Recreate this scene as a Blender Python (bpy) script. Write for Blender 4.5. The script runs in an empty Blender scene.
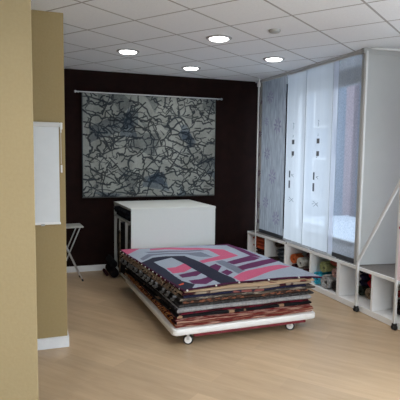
import bpy, bmesh, math, random
import numpy as np
from mathutils import Vector, Matrix, noise as mnoise

random.seed(7)
SC = bpy.context.scene
COL = SC.collection
PI = math.pi
def rad(a): return math.radians(a)

# ------------------------------------------------------------------ camera
CAM_H = 1.69
yaw, pitch, roll = rad(19.96), rad(5.318), rad(0.70)
fwd = Vector((math.sin(yaw)*math.cos(pitch), math.cos(yaw)*math.cos(pitch), -math.sin(pitch)))
rgt = Vector((math.cos(yaw), -math.sin(yaw), 0))
upv = rgt.cross(fwd)
r2 = rgt*math.cos(roll) + upv*math.sin(roll)
u2 = -rgt*math.sin(roll) + upv*math.cos(roll)
cd = bpy.data.cameras.new('camera'); cam = bpy.data.objects.new('camera', cd); COL.objects.link(cam)
cam.matrix_world = Matrix(((r2.x, u2.x, -fwd.x, 0), (r2.y, u2.y, -fwd.y, 0), (r2.z, u2.z, -fwd.z, CAM_H), (0, 0, 0, 1)))
cd.sensor_width = 36; cd.lens = 486.7/400*36; cd.clip_start = .05; cd.clip_end = 200
SC.camera = cam

# ------------------------------------------------------------------ world, lights, exposure
SC.view_settings.view_transform = 'Standard'; SC.view_settings.look = 'None'
SC.view_settings.gamma = 1; SC.view_settings.use_curve_mapping = False
SC.view_settings.exposure = 0.16
W = bpy.data.worlds.new('sky'); SC.world = W; W.use_nodes = True
nt = W.node_tree; bg = nt.nodes['Background']
tc = nt.nodes.new('ShaderNodeTexCoord'); sp = nt.nodes.new('ShaderNodeSeparateXYZ'); cr = nt.nodes.new('ShaderNodeValToRGB')
nt.links.new(tc.outputs['Generated'], sp.inputs[0]); nt.links.new(sp.outputs['Z'], cr.inputs[0]); nt.links.new(cr.outputs[0], bg.inputs['Color'])
cr.color_ramp.elements[0].color = (.90, .95, 1, 1); cr.color_ramp.elements[1].color = (.74, .85, 1, 1)
SKY = 4.0
bg.inputs['Strength'].default_value = SKY

def area(name, loc, rot, sx, sy, power, color, spread=180):
    l = bpy.data.lights.new(name, 'AREA'); l.shape = 'RECTANGLE'; l.size = sx; l.size_y = sy; l.energy = power; l.color = color
    l.spread = rad(spread)
    o = bpy.data.objects.new(name, l); COL.objects.link(o); o.location = loc; o.rotation_euler = rot
    return o
# fill lamps added just inside the unseen, assumed windows to boost their daylight
area('shopfront_fill', (1.2, -2.9, 1.15), (rad(90), 0, 0), 3.4, 1.8, 34, (1.0, .985, .95))
area('side_window_fill', (4.0, 1.6, 1.6), (0, rad(90), 0), 2.0, 3.0, 34, (.90, .97, 1.0))

# ------------------------------------------------------------------ materials
def mat(name, color, rough=.6, color2=None, scale=20, stretch=(1, 1, 1), metallic=0, bump=0, spec=.5, lo=.35, hi=.65, detail=3, bscale=None):
    m = bpy.data.materials.new(name); m.use_nodes = True; n = m.node_tree; b = n.nodes['Principled BSDF']
    b.inputs['Roughness'].default_value = rough; b.inputs['Metallic'].default_value = metallic
    b.inputs['Specular IOR Level'].default_value = spec
    c2 = color2 or tuple(min(1, c*.9) for c in color)
    t = n.nodes.new('ShaderNodeTexCoord'); mp = n.nodes.new('ShaderNodeMapping'); mp.inputs['Scale'].default_value = stretch
    nz = n.nodes.new('ShaderNodeTexNoise'); nz.inputs['Scale'].default_value = scale; nz.inputs['Detail'].default_value = detail
    r = n.nodes.new('ShaderNodeValToRGB'); e = r.color_ramp.elements
    e[0].position = lo; e[1].position = hi; e[0].color = (*color, 1); e[1].color = (*c2, 1)
    L = n.links.new
    L(t.outputs['Object'], mp.inputs[0]); L(mp.outputs[0], nz.inputs['Vector']); L(nz.outputs['Fac'], r.inputs[0]); L(r.outputs[0], b.inputs['Base Color'])
    if bump:
        bp = n.nodes.new('ShaderNodeBump'); bp.inputs['Strength'].default_value = bump; bp.inputs['Distance'].default_value = .01
        if bscale:
            n2 = n.nodes.new('ShaderNodeTexNoise'); n2.inputs['Scale'].default_value = bscale; L(mp.outputs[0], n2.inputs['Vector']); L(n2.outputs['Fac'], bp.inputs['Height'])
        else: L(nz.outputs['Fac'], bp.inputs['Height'])
        L(bp.outputs[0], b.inputs['Normal'])
    return m

def attr_mat(name, rough=.95, bscale=160, bump=.4):
    m = bpy.data.materials.new(name); m.use_nodes = True; n = m.node_tree; b = n.nodes['Principled BSDF']
    b.inputs['Roughness'].default_value = rough; b.inputs['Specular IOR Level'].default_value = .15
    a = n.nodes.new('ShaderNodeAttribute'); a.attribute_name = 'weave'
    nz = n.nodes.new('ShaderNodeTexNoise'); nz.inputs['Scale'].default_value = bscale; nz.inputs['Detail'].default_value = 4
    t = n.nodes.new('ShaderNodeTexCoord'); mx = n.nodes.new('ShaderNodeMix'); mx.data_type = 'RGBA'; mx.blend_type = 'MULTIPLY'
    mr = n.nodes.new('ShaderNodeMapRange'); mr.inputs['To Min'].default_value = .55; mr.inputs['To Max'].default_value = 1.3
    mx.inputs['Factor'].default_value = 1
    L = n.links.new
    L(t.outputs['Object'], nz.inputs['Vector']); L(nz.outputs['Fac'], mr.inputs['Value']); L(a.outputs['Color'], mx.inputs[6]); L(mr.outputs[0], mx.inputs[7])
    L(mx.outputs[2], b.inputs['Base Color'])
    bp = n.nodes.new('ShaderNodeBump'); bp.inputs['Strength'].default_value = bump; bp.inputs['Distance'].default_value = .004
    L(nz.outputs['Fac'], bp.inputs['Height']); L(bp.outputs[0], b.inputs['Normal'])
    return m

def sheer_mat(name, color, transp, translucent=.6, streak=None, scale=60, tint=(1, 1, 1), zs=.06):
    """woven see-through blind fabric: partly open weave, partly translucent thread"""
    m = bpy.data.materials.new(name); m.use_nodes = True; n = m.node_tree; n.nodes.clear()
    out = n.nodes.new('ShaderNodeOutputMaterial'); L = n.links.new
    t = n.nodes.new('ShaderNodeTexCoord'); mp = n.nodes.new('ShaderNodeMapping'); mp.inputs['Scale'].default_value = (1, 1, zs)
    nz = n.nodes.new('ShaderNodeTexNoise'); nz.inputs['Scale'].default_value = scale; nz.inputs['Detail'].default_value = 3
    L(t.outputs['Object'], mp.inputs[0]); L(mp.outputs[0], nz.inputs['Vector'])
    r = n.nodes.new('ShaderNodeValToRGB'); e = r.color_ramp.elements; e[0].position = .3; e[1].position = .7
    c2 = streak or color
    e[0].color = (*color, 1); e[1].color = (*c2, 1); L(nz.outputs['Fac'], r.inputs[0])
    d = n.nodes.new('ShaderNodeBsdfDiffuse'); tl = n.nodes.new('ShaderNodeBsdfTranslucent'); tr = n.nodes.new('ShaderNodeBsdfTransparent')
    tr.inputs[0].default_value = (*tint, 1)
    L(r.outputs[0], d.inputs['Color']); L(r.outputs[0], tl.inputs['Color'])
    m1 = n.nodes.new('ShaderNodeMixShader'); m1.inputs[0].default_value = translucent; L(d.outputs[0], m1.inputs[1]); L(tl.outputs[0], m1.inputs[2])
    m2 = n.nodes.new('ShaderNodeMixShader'); L(m1.outputs[0], m2.inputs[1]); L(tr.outputs[0], m2.inputs[2])
    mr = n.nodes.new('ShaderNodeMapRange'); mr.inputs['From Min'].default_value = .3; mr.inputs['From Max'].default_value = .7
    mr.inputs['To Min'].default_value = transp*.88; mr.inputs['To Max'].default_value = transp*1.12
    L(nz.outputs['Fac'], mr.inputs['Value']); L(mr.outputs[0], m2.inputs[0]); L(m2.outputs[0], out.inputs[0])
    return m

def glass_mat():
    m = bpy.data.materials.new('window_glass'); m.use_nodes = True; n = m.node_tree; n.nodes.clear()
    out = n.nodes.new('ShaderNodeOutputMaterial'); tr = n.nodes.new('ShaderNodeBsdfTransparent'); g = n.nodes.new('ShaderNodeBsdfGlossy')
    g.inputs['Roughness'].default_value = .02; mx = n.nodes.new('ShaderNodeMixShader'); mx.inputs[0].default_value = .05
    tr.inputs[0].default_value = (.93, .97, 1, 1)
    L = n.links.new; L(tr.outputs[0], mx.inputs[1]); L(g.outputs[0], mx.inputs[2]); L(mx.outputs[0], out.inputs[0])
    return m

def emit_mat(name, color, s):
    m = bpy.data.materials.new(name); m.use_nodes = True; b = m.node_tree.nodes['Principled BSDF']
    b.inputs['Base Color'].default_value = (*color, 1); b.inputs['Emission Color'].default_value = (*color, 1); b.inputs['Emission Strength'].default_value = s
    return m

def ceiling_mat():
    m = bpy.data.materials.new('ceiling_tiles'); m.use_nodes = True; n = m.node_tree; b = n.nodes['Principled BSDF']; L = n.links.new
    b.inputs['Roughness'].default_value = .9; b.inputs['Specular IOR Level'].default_value = .2
    t = n.nodes.new('ShaderNodeTexCoord'); s = n.nodes.new('ShaderNodeSeparateXYZ'); L(t.outputs['Object'], s.inputs[0])
    def ma(op, a, bb=None):
        k = n.nodes.new('ShaderNodeMath'); k.operation = op
        for i, v in enumerate((a, bb)):
            if v is None: continue
            if isinstance(v, (int, float)): k.inputs[i].default_value = v
            else: L(v, k.inputs[i])
        return k.outputs[0]
    c, sn = math.cos(rad(55.1)), math.sin(rad(55.1))
    gx = ma('SUBTRACT', ma('MULTIPLY', s.outputs[0], c), ma('MULTIPLY', s.outputs[1], sn))
    gy = ma('ADD', ma('MULTIPLY', s.outputs[0], sn), ma('MULTIPLY', s.outputs[1], c))
    def line(g, off, pitch, w):
        f = ma('FRACT', ma('ADD', ma('DIVIDE', ma('SUBTRACT', g, off), pitch), 100.5))
        return ma('LESS_THAN', ma('ABSOLUTE', ma('SUBTRACT', f, .5)), w/pitch/2)
    ln = ma('MAXIMUM', line(gx, -2.974, .6, .019), line(gy, 2.6185, .592, .019))
    nz = n.nodes.new('ShaderNodeTexNoise'); nz.inputs['Scale'].default_value = 70; nz.inputs['Detail'].default_value = 5; L(t.outputs['Object'], nz.inputs['Vector'])
    r = n.nodes.new('ShaderNodeValToRGB'); L(nz.outputs['Fac'], r.inputs[0])
    r.color_ramp.elements[0].position = .3; r.color_ramp.elements[0].color = (.83, .87, .91, 1); r.color_ramp.elements[1].position = .6; r.color_ramp.elements[1].color = (.88, .92, .96, 1)
    mx = n.nodes.new('ShaderNodeMix'); mx.data_type = 'RGBA'; L(ln, mx.inputs['Factor']); L(r.outputs[0], mx.inputs[6]); mx.inputs[7].default_value = (.42, .43, .44, 1)
    L(mx.outputs[2], b.inputs['Base Color'])
    return m

def floor_mat():
    m = bpy.data.materials.new('laminate_boards'); m.use_nodes = True; n = m.node_tree; b = n.nodes['Principled BSDF']; L = n.links.new
    b.inputs['Specular IOR Level'].default_value = .45
    t = n.nodes.new('ShaderNodeTexCoord'); mp = n.nodes.new('ShaderNodeMapping'); mp.inputs['Rotation'].default_value = (0, 0, rad(51)); L(t.outputs['Object'], mp.inputs[0])
    br = n.nodes.new('ShaderNodeTexBrick'); br.inputs['Scale'].default_value = 1; br.inputs['Brick Width'].default_value = 1.25; br.inputs['Row Height'].default_value = .19
    br.inputs['Mortar Size'].default_value = .0015; br.offset = .37; br.inputs['Color1'].default_value = (0, 0, 0, 1); br.inputs['Color2'].default_value = (1, 1, 1, 1); br.inputs['Mortar'].default_value = (.2, .2, .2, 1)
    L(mp.outputs[0], br.inputs['Vector'])
    m2 = n.nodes.new('ShaderNodeMapping'); m2.inputs['Scale'].default_value = (1.1, 9, 1); L(mp.outputs[0], m2.inputs[0])
    nz = n.nodes.new('ShaderNodeTexNoise'); nz.inputs['Scale'].default_value = 1.6; nz.inputs['Detail'].default_value = 8; nz.inputs['Roughness'].default_value = .65; L(m2.outputs[0], nz.inputs['Vector'])
    r = n.nodes.new('ShaderNodeValToRGB'); e = r.color_ramp.elements; e[0].position = .3; e[1].position = .72
    e[0].color = (.455, .325, .20, 1); e[1].color = (.58, .43, .28, 1); L(nz.outputs['Fac'], r.inputs[0])
    mx = n.nodes.new('ShaderNodeMix'); mx.data_type = 'RGBA'; mx.blend_type = 'MULTIPLY'; mx.inputs['Factor'].default_value = .16
    L(r.outputs[0], mx.inputs[6]); L(br.outputs['Color'], mx.inputs[7]); L(mx.outputs[2], b.inputs['Base Color'])
    b.inputs['Roughness'].default_value = .38
    return m

MT = dict(
 brown=mat('dark_brown_paint', (.0130, .0048, .0040), .85, (.0085, .0036, .0032), 8, spec=.12),
 beige=mat('beige_paint', (.385, .312, .180), .85, (.37, .298, .170), 60, bump=.12, spec=.2),
 white=mat('white_laminate', (.61, .645, .63), .45, (.60, .635, .62), 30),
 whitewall=mat('white_paint', (.43, .44, .435), .7, (.42, .43, .425), 8),
 skirting=mat('white_skirting', (.78, .80, .82), .5, (.74, .76, .79), 15),
 metalwhite=mat('white_powder_coat', (.60, .605, .60), .5, (.59, .595, .59)),
 top=mat('greybrown_laminate', (.20, .18, .165), .55, (.16, .145, .135), 30, (1, 4, 1)),
 chrome=mat('brushed_steel', (.62, .63, .64), .3, metallic=.9),
 black=mat('black_rubber', (.012, .012, .014), .5),
 plat=mat('white_melamine', (.83, .83, .82), .35, (.79, .79, .78), 12),
 redmetal=mat('dark_red_frame', (.17, .012, .022), .5),
 track=mat('light_grey_track', (.62, .64, .68), .5),
 shelf=mat('white_shelf_board', (.87, .88, .89), .5, (.855, .865, .875), 30),
 grey=mat('grey_plastic', (.42, .43, .44), .5),
 stooltop=mat('grey_green_laminate', (.40, .41, .38), .5, (.34, .35, .33), 20),
 glass=glass_mat(),
)

# ------------------------------------------------------------------ mesh helpers
def B(): return bmesh.new()
def box(bm, x0, x1, y0, y1, z0, z1, bev=0, seg=2):
    t = bmesh.new(); bmesh.ops.create_cube(t, size=1)
    for v in t.verts: v.co = Vector(((x0+x1)/2+v.co.x*(x1-x0), (y0+y1)/2+v.co.y*(y1-y0), (z0+z1)/2+v.co.z*(z1-z0)))
    if bev: bmesh.ops.bevel(t, geom=list(t.edges), offset=bev, segments=seg, affect='EDGES', profile=.5)
    me = bpy.data.meshes.new('t'); t.to_mesh(me); t.free(); bm.from_mesh(me); bpy.data.meshes.remove(me); return bm
def tube(bm, pts, r, n=12, caps=True):
    pts = [Vector(p) for p in pts]; rings = []
    for i, p in enumerate(pts):
        d = (pts[min(i+1, len(pts)-1)]-pts[max(i-1, 0)]).normalized()
        a = Vector((0, 0, 1)) if abs(d.z) < .9 else Vector((1, 0, 0))
        u = d.cross(a).normalized(); v = d.cross(u)
        rr = r[i] if isinstance(r, (list, tuple)) else r
        rings.append([bm.verts.new(p+u*rr*math.cos(2*PI*k/n)+v*rr*math.sin(2*PI*k/n)) for k in range(n)])
    for a, b in zip(rings, rings[1:]):
        for k in range(n): bm.faces.new((a[k], a[(k+1) % n], b[(k+1) % n], b[k]))
    if caps: bm.faces.new(rings[0][::-1]); bm.faces.new(rings[-1])
    return bm
def lathe(bm, prof, c=(0, 0, 0), n=28, axis='z'):
    rings = []
    for r, h in prof:
        ring = []
        for k in range(n):
            a = 2*PI*k/n; x, y = r*math.cos(a), r*math.sin(a)
            p = (x, y, h) if axis == 'z' else ((h, x, y) if axis == 'x' else (x, h, y))
            ring.append(bm.verts.new(Vector(p)+Vector(c)))
        rings.append(ring)
    for a, b in zip(rings, rings[1:]):
        for k in range(n): bm.faces.new((a[k], a[(k+1) % n], b[(k+1) % n], b[k]))
    bm.faces.new(rings[0][::-1]); bm.faces.new(rings[-1]); return bm
def obj(name, bm, m=None, parent=None, smooth=False, loc=None, rz=0):
    bmesh.ops.recalc_face_normals(bm, faces=bm.faces)
    me = bpy.data.meshes.new(name); bm.to_mesh(me); bm.free()
    ms = m if isinstance(m, (list, tuple)) else [m]
    for k in ms:
        if k: me.materials.append(k)
    if smooth:
        for p in me.polygons: p.use_smooth = True
        me.set_sharp_from_angle(angle=rad(40))
    o = bpy.data.objects.new(name, me); COL.objects.link(o)
    if parent: o.parent = parent
    if loc: o.location = loc
    if rz: o.rotation_euler.z = rz
    return o
def struct(name, bm, m, parent=None, **k):
    o = obj(name, bm, m, parent, **k)
    if not parent: o['kind'] = 'structure'
    return o
def tag(o, label, cat, group=None):
    o['label'] = label; o['category'] = cat
    if group: o['group'] = group
    return o
def thing(name, label, cat, loc=(0, 0, 0), rz=0, group=None):
    o = bpy.data.objects.new(name, None); COL.objects.link(o); o.location = loc; o.rotation_euler = (0, 0, rz); o.empty_display_size = .1
    return tag(o, label, cat, group)
def dup(root, loc, label=None):
    r = root.copy(); COL.objects.link(r); r.location = loc
    if label: r['label'] = label
    for ch in list(root.children):
        c = ch.copy(); COL.objects.link(c); c.parent = r
        for g in list(ch.children):
            d = g.copy(); COL.objects.link(d); d.parent = c
    return r

# ------------------------------------------------------------------ room shell
CZ = 2.84; YB = 7.02; XW = 3.45; XO = 4.10
struct('floor', box(B(), -4, XO+.3, -3.3, YB+.2, -.12, 0), floor_mat())
struct('ceiling', box(B(), -4, XO+.3, -3.3, YB+.2, CZ, CZ+.1), ceiling_mat())
struct('wall_back', box(B(), -4, XO+.3, YB, YB+.15, 0, CZ), MT['brown'])
struct('wall_left', box(B(), -4.0, -3.85, -3.2, YB, 0, CZ), MT['beige'])
b = B(); box(b, -3.85, -.9, -3.2, -3.05, 0, CZ); box(b, 3.2, XO, -3.2, -3.05, 0, CZ); box(b, -.9, 3.2, -3.2, -3.05, 2.65, CZ); box(b, -.9, 3.2, -3.2, -3.05, 0, .15)
struct('wall_front', b, MT['whitewall'])
# right (window) wall: outer leaf with two openings
b = B(); box(b, XO, XO+.15, 6.92, YB, 0, CZ); box(b, XO, XO+.15, 3.3, 4.40, 0, CZ); box(b, XO, XO+.15, -3.2, 0, 0, CZ)
box(b, XO, XO+.15, 4.40, 6.92, 0, .48); box(b, XO, XO+.15, 4.40, 6.92, 2.70, CZ); box(b, XO, XO+.15, 0, 3.3, 0, .48); box(b, XO, XO+.15, 0, 3.3, 2.7, CZ)
struct('wall_right', b, MT['whitewall'])
# front window behind the camera
b = B()
for x in (-.9, .45, 1.83, 3.13): box(b, x, x+.07, -3.17, -3.08, .15, 2.65)
box(b, -.9, 3.2, -3.17, -3.08, .15, .22); box(b, -.9, 3.2, -3.17, -3.08, 2.58, 2.65)
w = struct('window_2', b, MT['metalwhite']); obj('pane', box(B(), -.83, 3.13, -3.13, -3.12, .22, 2.58), MT['glass'], w)
# back window (seen through the blinds)
b = B()
for y in (4.40, 5.95, 6.86): box(b, XO+.03, XO+.10, y, y+.06, .48, 2.70)
box(b, XO+.03, XO+.10, 4.40, 6.92, .48, .54); box(b, XO+.03, XO+.10, 4.40, 6.92, 2.64, 2.70); pass
w = struct('window_1', b, MT['metalwhite']); obj('pane', box(B(), XO+.06, XO+.07, 4.46, 6.86, .54, 2.64), MT['glass'], w)
b = B()
for y in (0, 1.62, 3.24): box(b, XO+.03, XO+.10, y, y+.06, .48, 2.70)
box(b, XO+.03, XO+.10, 0, 3.3, .48, .54); box(b, XO+.03, XO+.10, 0, 3.3, 2.64, 2.70)
w = struct('window_3', b, MT['metalwhite']); obj('pane', box(B(), XO+.06, XO+.07, .06, 3.24, .54, 2.64), MT['glass'], w)
# near wall end and the pillar behind it
struct('wall_left_near', box(B(), -3.85, .055, 2.80, 3.0, 0, CZ, .004), MT['beige'])
struct('wall_left_pillar', box(B(), -.60, .335, 4.28, 4.60, 0, CZ, .004), mat('pillar_tan', (.345, .262, .132), .85, (.33, .25, .125), 60, bump=.12, spec=.2))  # pillar's tan is deeper and more saturated than the other beige walls
struct('baseboard_left', box(B(), -.612, .347, 4.265, 4.612, 0, .097, .003), MT['skirting'])
struct('baseboard_back', box(B(), -3.85, 3.30, YB-.016, YB, 0, .085, .003), MT['skirting'])
# white partition (side of the window recess) with its trims
PL = 4.09-XW
pt = struct('wall_recess_partition', box(B(), 0, PL, 0, .035, .497, CZ-.03), MT['whitewall'], loc=(XW-.008, 4.385, 0), rz=rad(-8))
b = B(); box(b, -.010, .018, -.006, .041, .497, CZ-.03, .002); box(b, .019, PL, -.007, -.001, .497, .525, .002); box(b, -.024, PL, -.012, .045, CZ-.06, CZ-.002, .003)
struct('trim_1', b, MT['whitewall'], loc=(XW-.008, 4.385, 0), rz=rad(-8))
# blind track along the ceiling
b = B(); box(b, XW-.01, XW+.05, 4.43, YB-.02, CZ-.021, CZ-.001, .002)
struct('trim_2', b, MT['track'])

# ------------------------------------------------------------------ outside
m_pave = mat('paving', (.30, .31, .33), .8, (.25, .26, .28), 3)
struct('ground_outside', box(B(), XO+.16, 40, -10, 40, -1.55, -1.40), m_pave)
m_fac = mat('facade_plaster', (.11, .14, .185), .9, (.09, .115, .155), 2)
bt = thing('apartment_house', 'tall blue-grey house across the street, seen blurred through the sheer blinds', 'building', (15, 16, -1.4), rad(12))
obj('facade', box(B(), 0, 6, -14, 14, 0, 14), m_fac, bt)
m_pink = mat('pink_render', (.20, .155, .175), .9)
obj('pilaster', box(B(), -.3, 0, 2.75, 3.2, 0, 14), m_pink, bt)
m_pane = mat('dark_pane', (.06, .075, .10), .3); 
for k in range(6):
    for q in range(3):
        y = -12+k*4; z = .9+q*3.6
        o = obj('window', box(B(), -.05, -.005, y, y+1.5, z, z+2.1), MT['metalwhite'], bt); obj('pane', box(B(), -.06, -.051, y+.08, y+1.42, z+.08, z+2.02), m_pane, o)
def car(loc, rz, paint, label):
    t = thing('parked_car', label, 'car', loc, rz, None)
    prof = [(-2.1, .35), (-2.15, .75), (-1.95, .95), (-1.3, 1.02), (-.75, 1.42), (.75, 1.45), (1.45, 1.0), (2.05, .85), (2.15, .5), (2.1, .3)]
    b = B(); L = [b.verts.new((x, -.85, z)) for x, z in prof]; R = [b.verts.new((x, .85, z)) for x, z in prof]
    n = len(prof); b.faces.new(L); b.faces.new(R[::-1])
    for i in range(n): b.faces.new((L[i], R[i], R[(i+1) % n], L[(i+1) % n]))
    bmesh.ops.bevel(b, geom=list(b.edges), offset=.05, segments=2, affect='EDGES')
    obj('body', b, paint, t, True)
    for s in (-1, 1):
        g = B(); p = [(-1.15, 1.03), (-.68, 1.37), (.68, 1.39), (1.25, 1.03)]; y = s*.856
        f = [g.verts.new((x, y, z)) for x, z in p]; f2 = [g.verts.new((x, y+s*.006, z)) for x, z in p]
        g.faces.new(f); g.faces.new(f2)
        for i in range(4): g.faces.new((f[i], f[(i+1) % 4], f2[(i+1) % 4], f2[i]))
        obj('side_window', g, m_pane, t)
    for x in (-1.3, 1.35):
        for s in (-1, 1):
            obj('wheel', lathe(B(), [(.12, -.1), (.30, -.1), (.33, -.05), (.33, .05), (.30, .1), (.12, .1)], (x, s*.80, .33), 20, 'y'), MT['black'], t, True)
    return t
car((7.7, 10.6, -1.4), rad(90), mat('car_paint_silver', (.46, .49, .53), .35), 'pale silver parked car outside, seen blurred through the grey-blue blind')

# ------------------------------------------------------------------ cube shelving along the windows
SX, SD, SH = 3.42, .56, .48        # front plane, depth, height
def shelf_unit(y0, y1, label, x=SX, rz=0):
    t = thing('cube_shelf', label, 'shelf', (x, y0, 0), rz, None)
    w = y1-y0; tk = .026
    obj('top_board', box(B(), 0, SD+.1, .001, w-.001, SH-.012, SH+.012, .001), [MT['top']], t)
    e = box(B(), -.004, .012, .001, w-.001, SH-.022, SH+.013, .001); o = obj('edge_strip', e, MT['shelf'], t); 
    obj('bottom_board', box(B(), 0, SD-.002, .001, w-.001, .045, .07, .001), MT['shelf'], t)
    obj('back_panel', box(B(), .42, .43, .001, w-.001, .07, SH-.013), MT['shelf'], t)
    obj('plinth', box(B(), .004, .03, .001, w-.001, .006, .045), MT['shelf'], t)
    obj('side_panel', box(B(), 0, .42, .001, tk, .07, SH-.013, .001), MT['shelf'], t)
    obj('side_panel', box(B(), 0, .42, w-tk, w-.001, .07, SH-.013, .001), MT['shelf'], t)
    n = round(w/.59)
    for i in range(1, n): obj('divider', box(B(), .0, .42, i*w/n-.013, i*w/n+.013, .07, SH-.013, .001), MT['shelf'], t)
    for y in (.04, w-.04): obj('foot', lathe(B(), [(.022, 0), (.022, .045)], (.05, y, 0), 12), MT['black'], t)
    return t
shelf_unit(5.865, 6.965, 'white open cube shelf in the back corner, holding the orange cloth', 3.40, rad(3))
shelf_unit(4.68, 5.86, 'white open cube shelf under the white blinds, full of rolled textiles')
shelf_unit(3.50, 4.68, 'white open cube shelf behind the two black-footed poles')
shelf_unit(2.32, 3.50, 'white open cube shelf at the right edge of the picture, beside the pink cloth')

# ------------------------------------------------------------------ blinds
def blind(name, y0, y1, x, m, label, bar, z0=.497, group='panel blinds in front of the window'):
    t = thing(name, label, 'blind', (x, (y0+y1)/2, 0), 0, group)
    w = (y1-y0)/2; b = B(); n = 24; N = 10; gr = []
    for s in (0, .003):
        row = []
        for i in range(n+1):
            y = -w+2*w*i/n; xx = .002*math.sin(i*.9)+s
            row.append([b.verts.new((xx, y, z0+.02+(CZ-.04-z0-.02)*k/N)) for k in range(N+1)])
        gr.append(row)
    row = gr[0]
    for i in range(n):
        for k in range(N): b.faces.new((row[i][k], row[i+1][k], row[i+1][k+1], row[i][k+1]))
    bmesh.ops.delete(b, geom=[v for v in b.verts if not v.link_faces], context='VERTS')
    obj('fabric_panel', b, m, t, True)
    obj('bottom_bar', box(B(), -.004, .007, -w, w, z0, z0+bar[1], .002), bar[0], t)
    obj('carrier', box(B(), -.003, .006, -w, w, CZ-.045, CZ-.023, .001), MT['metalwhite'], t)
    return t
m_A = sheer_mat('sheer_grey', (.54, .57, .60), .12, .50, (.36, .385, .42), 24, zs=.22)
m_B = sheer_mat('sheer_white', (.89, .89, .885), .20, .88, (.86, .865, .865), 8)
m_D = sheer_mat('sheer_blue_grey', (.60, .62, .66), .52, .72, (.51, .53, .575), 120, zs=.4)
m_S = sheer_mat('sheer_lilac_white', (.74, .75, .82), .2, .75, (.70, .71, .79), 20)
m_dark = mat('dark_grey_bar', (.05, .055, .065), .5)
m_flow = mat('purple_print', (.16, .075, .16), .8, (.10, .05, .11), 60)
m_flow2 = sheer_mat('faded_purple_print', (.50, .46, .60), .35, .5, (.46, .43, .55), 16)
bA = blind('panel_blind', 6.05, 6.775, 3.455, m_A, 'grey sheer panel blind with faint purple flowers, nearest the dark back wall', (m_dark, .055))
bS = blind('panel_blind', 6.785, 6.87, 3.462, MT['whitewall'], 'narrow white cloth strip with purple flowers beside the corner pole', (MT['white'], .02))
bB = blind('panel_blind', 5.548, 6.062, 3.479, m_B, 'left one of the two bright white sheer blinds with small dark squares', (MT['grey'], .012))
bC = blind('panel_blind', 4.965, 5.562, 3.464, m_B, 'right one of the two bright white sheer blinds with small dark squares', (MT['grey'], .012))
bC2 = blind('panel_blind', 4.868, 4.9645, 3.464, m_S, 'narrow lilac-white sheer strip between the white blind and the grey-blue blind', (MT['white'], .02))
bD = blind('panel_blind', 4.425, 4.862, 3.456, m_D, 'grey-blue sheer blind next to the white partition, street showing through', (m_dark, .055))

obj('side_hem', box(B(), -.003, -.0005, .283, .295, .50, CZ-.05), mat('grey_hem', (.42, .44, .48), .8), bC)
obj('side_hem', box(B(), -.003, -.0005, -.298, -.290, .50, CZ-.05), bpy.data.materials['grey_hem'], bC)
def flower(parent, y, z, r, m, x=-.004):
    b = B()
    for k in range(8):
        a = 2*PI*k/8+.2; c = (math.cos(a)*r*.62, math.sin(a)*r*.62)
        q = []
        for i in range(10):
            t = 2*PI*i/10; p = (math.cos(t)*r*.36, math.sin(t)*r*.13)
            q.append((y+c[0]+p[0]*math.cos(a)-p[1]*math.sin(a), z+c[1]+p[0]*math.sin(a)+p[1]*math.cos(a)))
        f = [b.verts.new((x, yy, zz)) for yy, zz in q]; g = [b.verts.new((x-.001, yy, zz)) for yy, zz in q]
        b.faces.new(f); b.faces.new(g[::-1])
        for i in range(10): b.faces.new((f[i], f[(i+1) % 10], g[(i+1) % 10], g[i]))
    lathe(b, [(r*.12, x-.001), (r*.12, x)], (0, y, z), 10, 'x')
    obj('flower_print', b, m, parent)
for y, z, r in ((.10, 2.55, .10), (-.14, 2.12, .12), (.16, 1.72, .10), (-.02, 1.38, .12), (.17, .98, .10), (-.16, .78, .11), (.2, 2.2, .07)):
    flower(bA, y, z, r, m_flow2)
for y, z, r in ((0, 2.02, .058), (.01, 1.42, .058), (.0, .92, .058), (-.02, 2.5, .035), (.02, 1.7, .03), (-.01, 1.16, .03), (0, .66, .04)):
    flower(bS, y, z, r, m_flow)
m_sq = mat('grey_print', (.13, .14, .15), .8)
def motifs(t, yc, base):
    # parent origin is the middle of the blind
    for dy, z, w, h in ((.0, 1.878, .060, .062), (.0, 1.722, .058, .060), (.07, 1.438, .032, .095), (.072, 1.296, .036, .105)):
        y = yc+dy-base
        obj('square_print', box(B(), -.0055, -.0035, y-w/2, y+w/2, z-h/2, z+h/2), m_sq, t)
    def ln(pts):
        b = B(); tube(b, [(-.0045, yc-base+p[0], p[1]) for p in pts], .0024, 5); obj('line_print', b, m_sq, t)
    ln([(-.02, 2.12), (.015, 2.14), (.0, 2.08), (.01, 2.05)]); ln([(.0, 1.97), (.005, 1.94)])
    ln([(.02, 1.44), (-.03, 1.40)]); ln([(-.03, 1.44), (.02, 1.42)]); ln([(.03, 1.67), (.005, 1.685)])
    ln([(.07, 1.12), (-.05, 1.06)]); ln([(.06, 1.05), (-.04, 1.11)]); ln([(.09, 1.08), (.05, 1.09)])
motifs(bB, 5.866, (5.548+6.062)/2)
motifs(bC, 5.243, (4.965+5.562)/2)

# short white rails lying on the shelf edge under the blinds
o = obj('blind_rail', box(B(), -.02, .004, -.30, .30, 0, .012, .003), MT['grey'], loc=(3.440, 5.62, SH+.014)); tag(o, 'white flat rail on the shelf edge under the left white blind', 'rail')
o = obj('blind_rail', box(B(), -.02, .004, -.22, .22, 0, .012, .003), MT['grey'], loc=(3.440, 4.98, SH+.014)); tag(o, 'short white flat rail on the shelf edge beside the grey-blue blind', 'rail')

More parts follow.
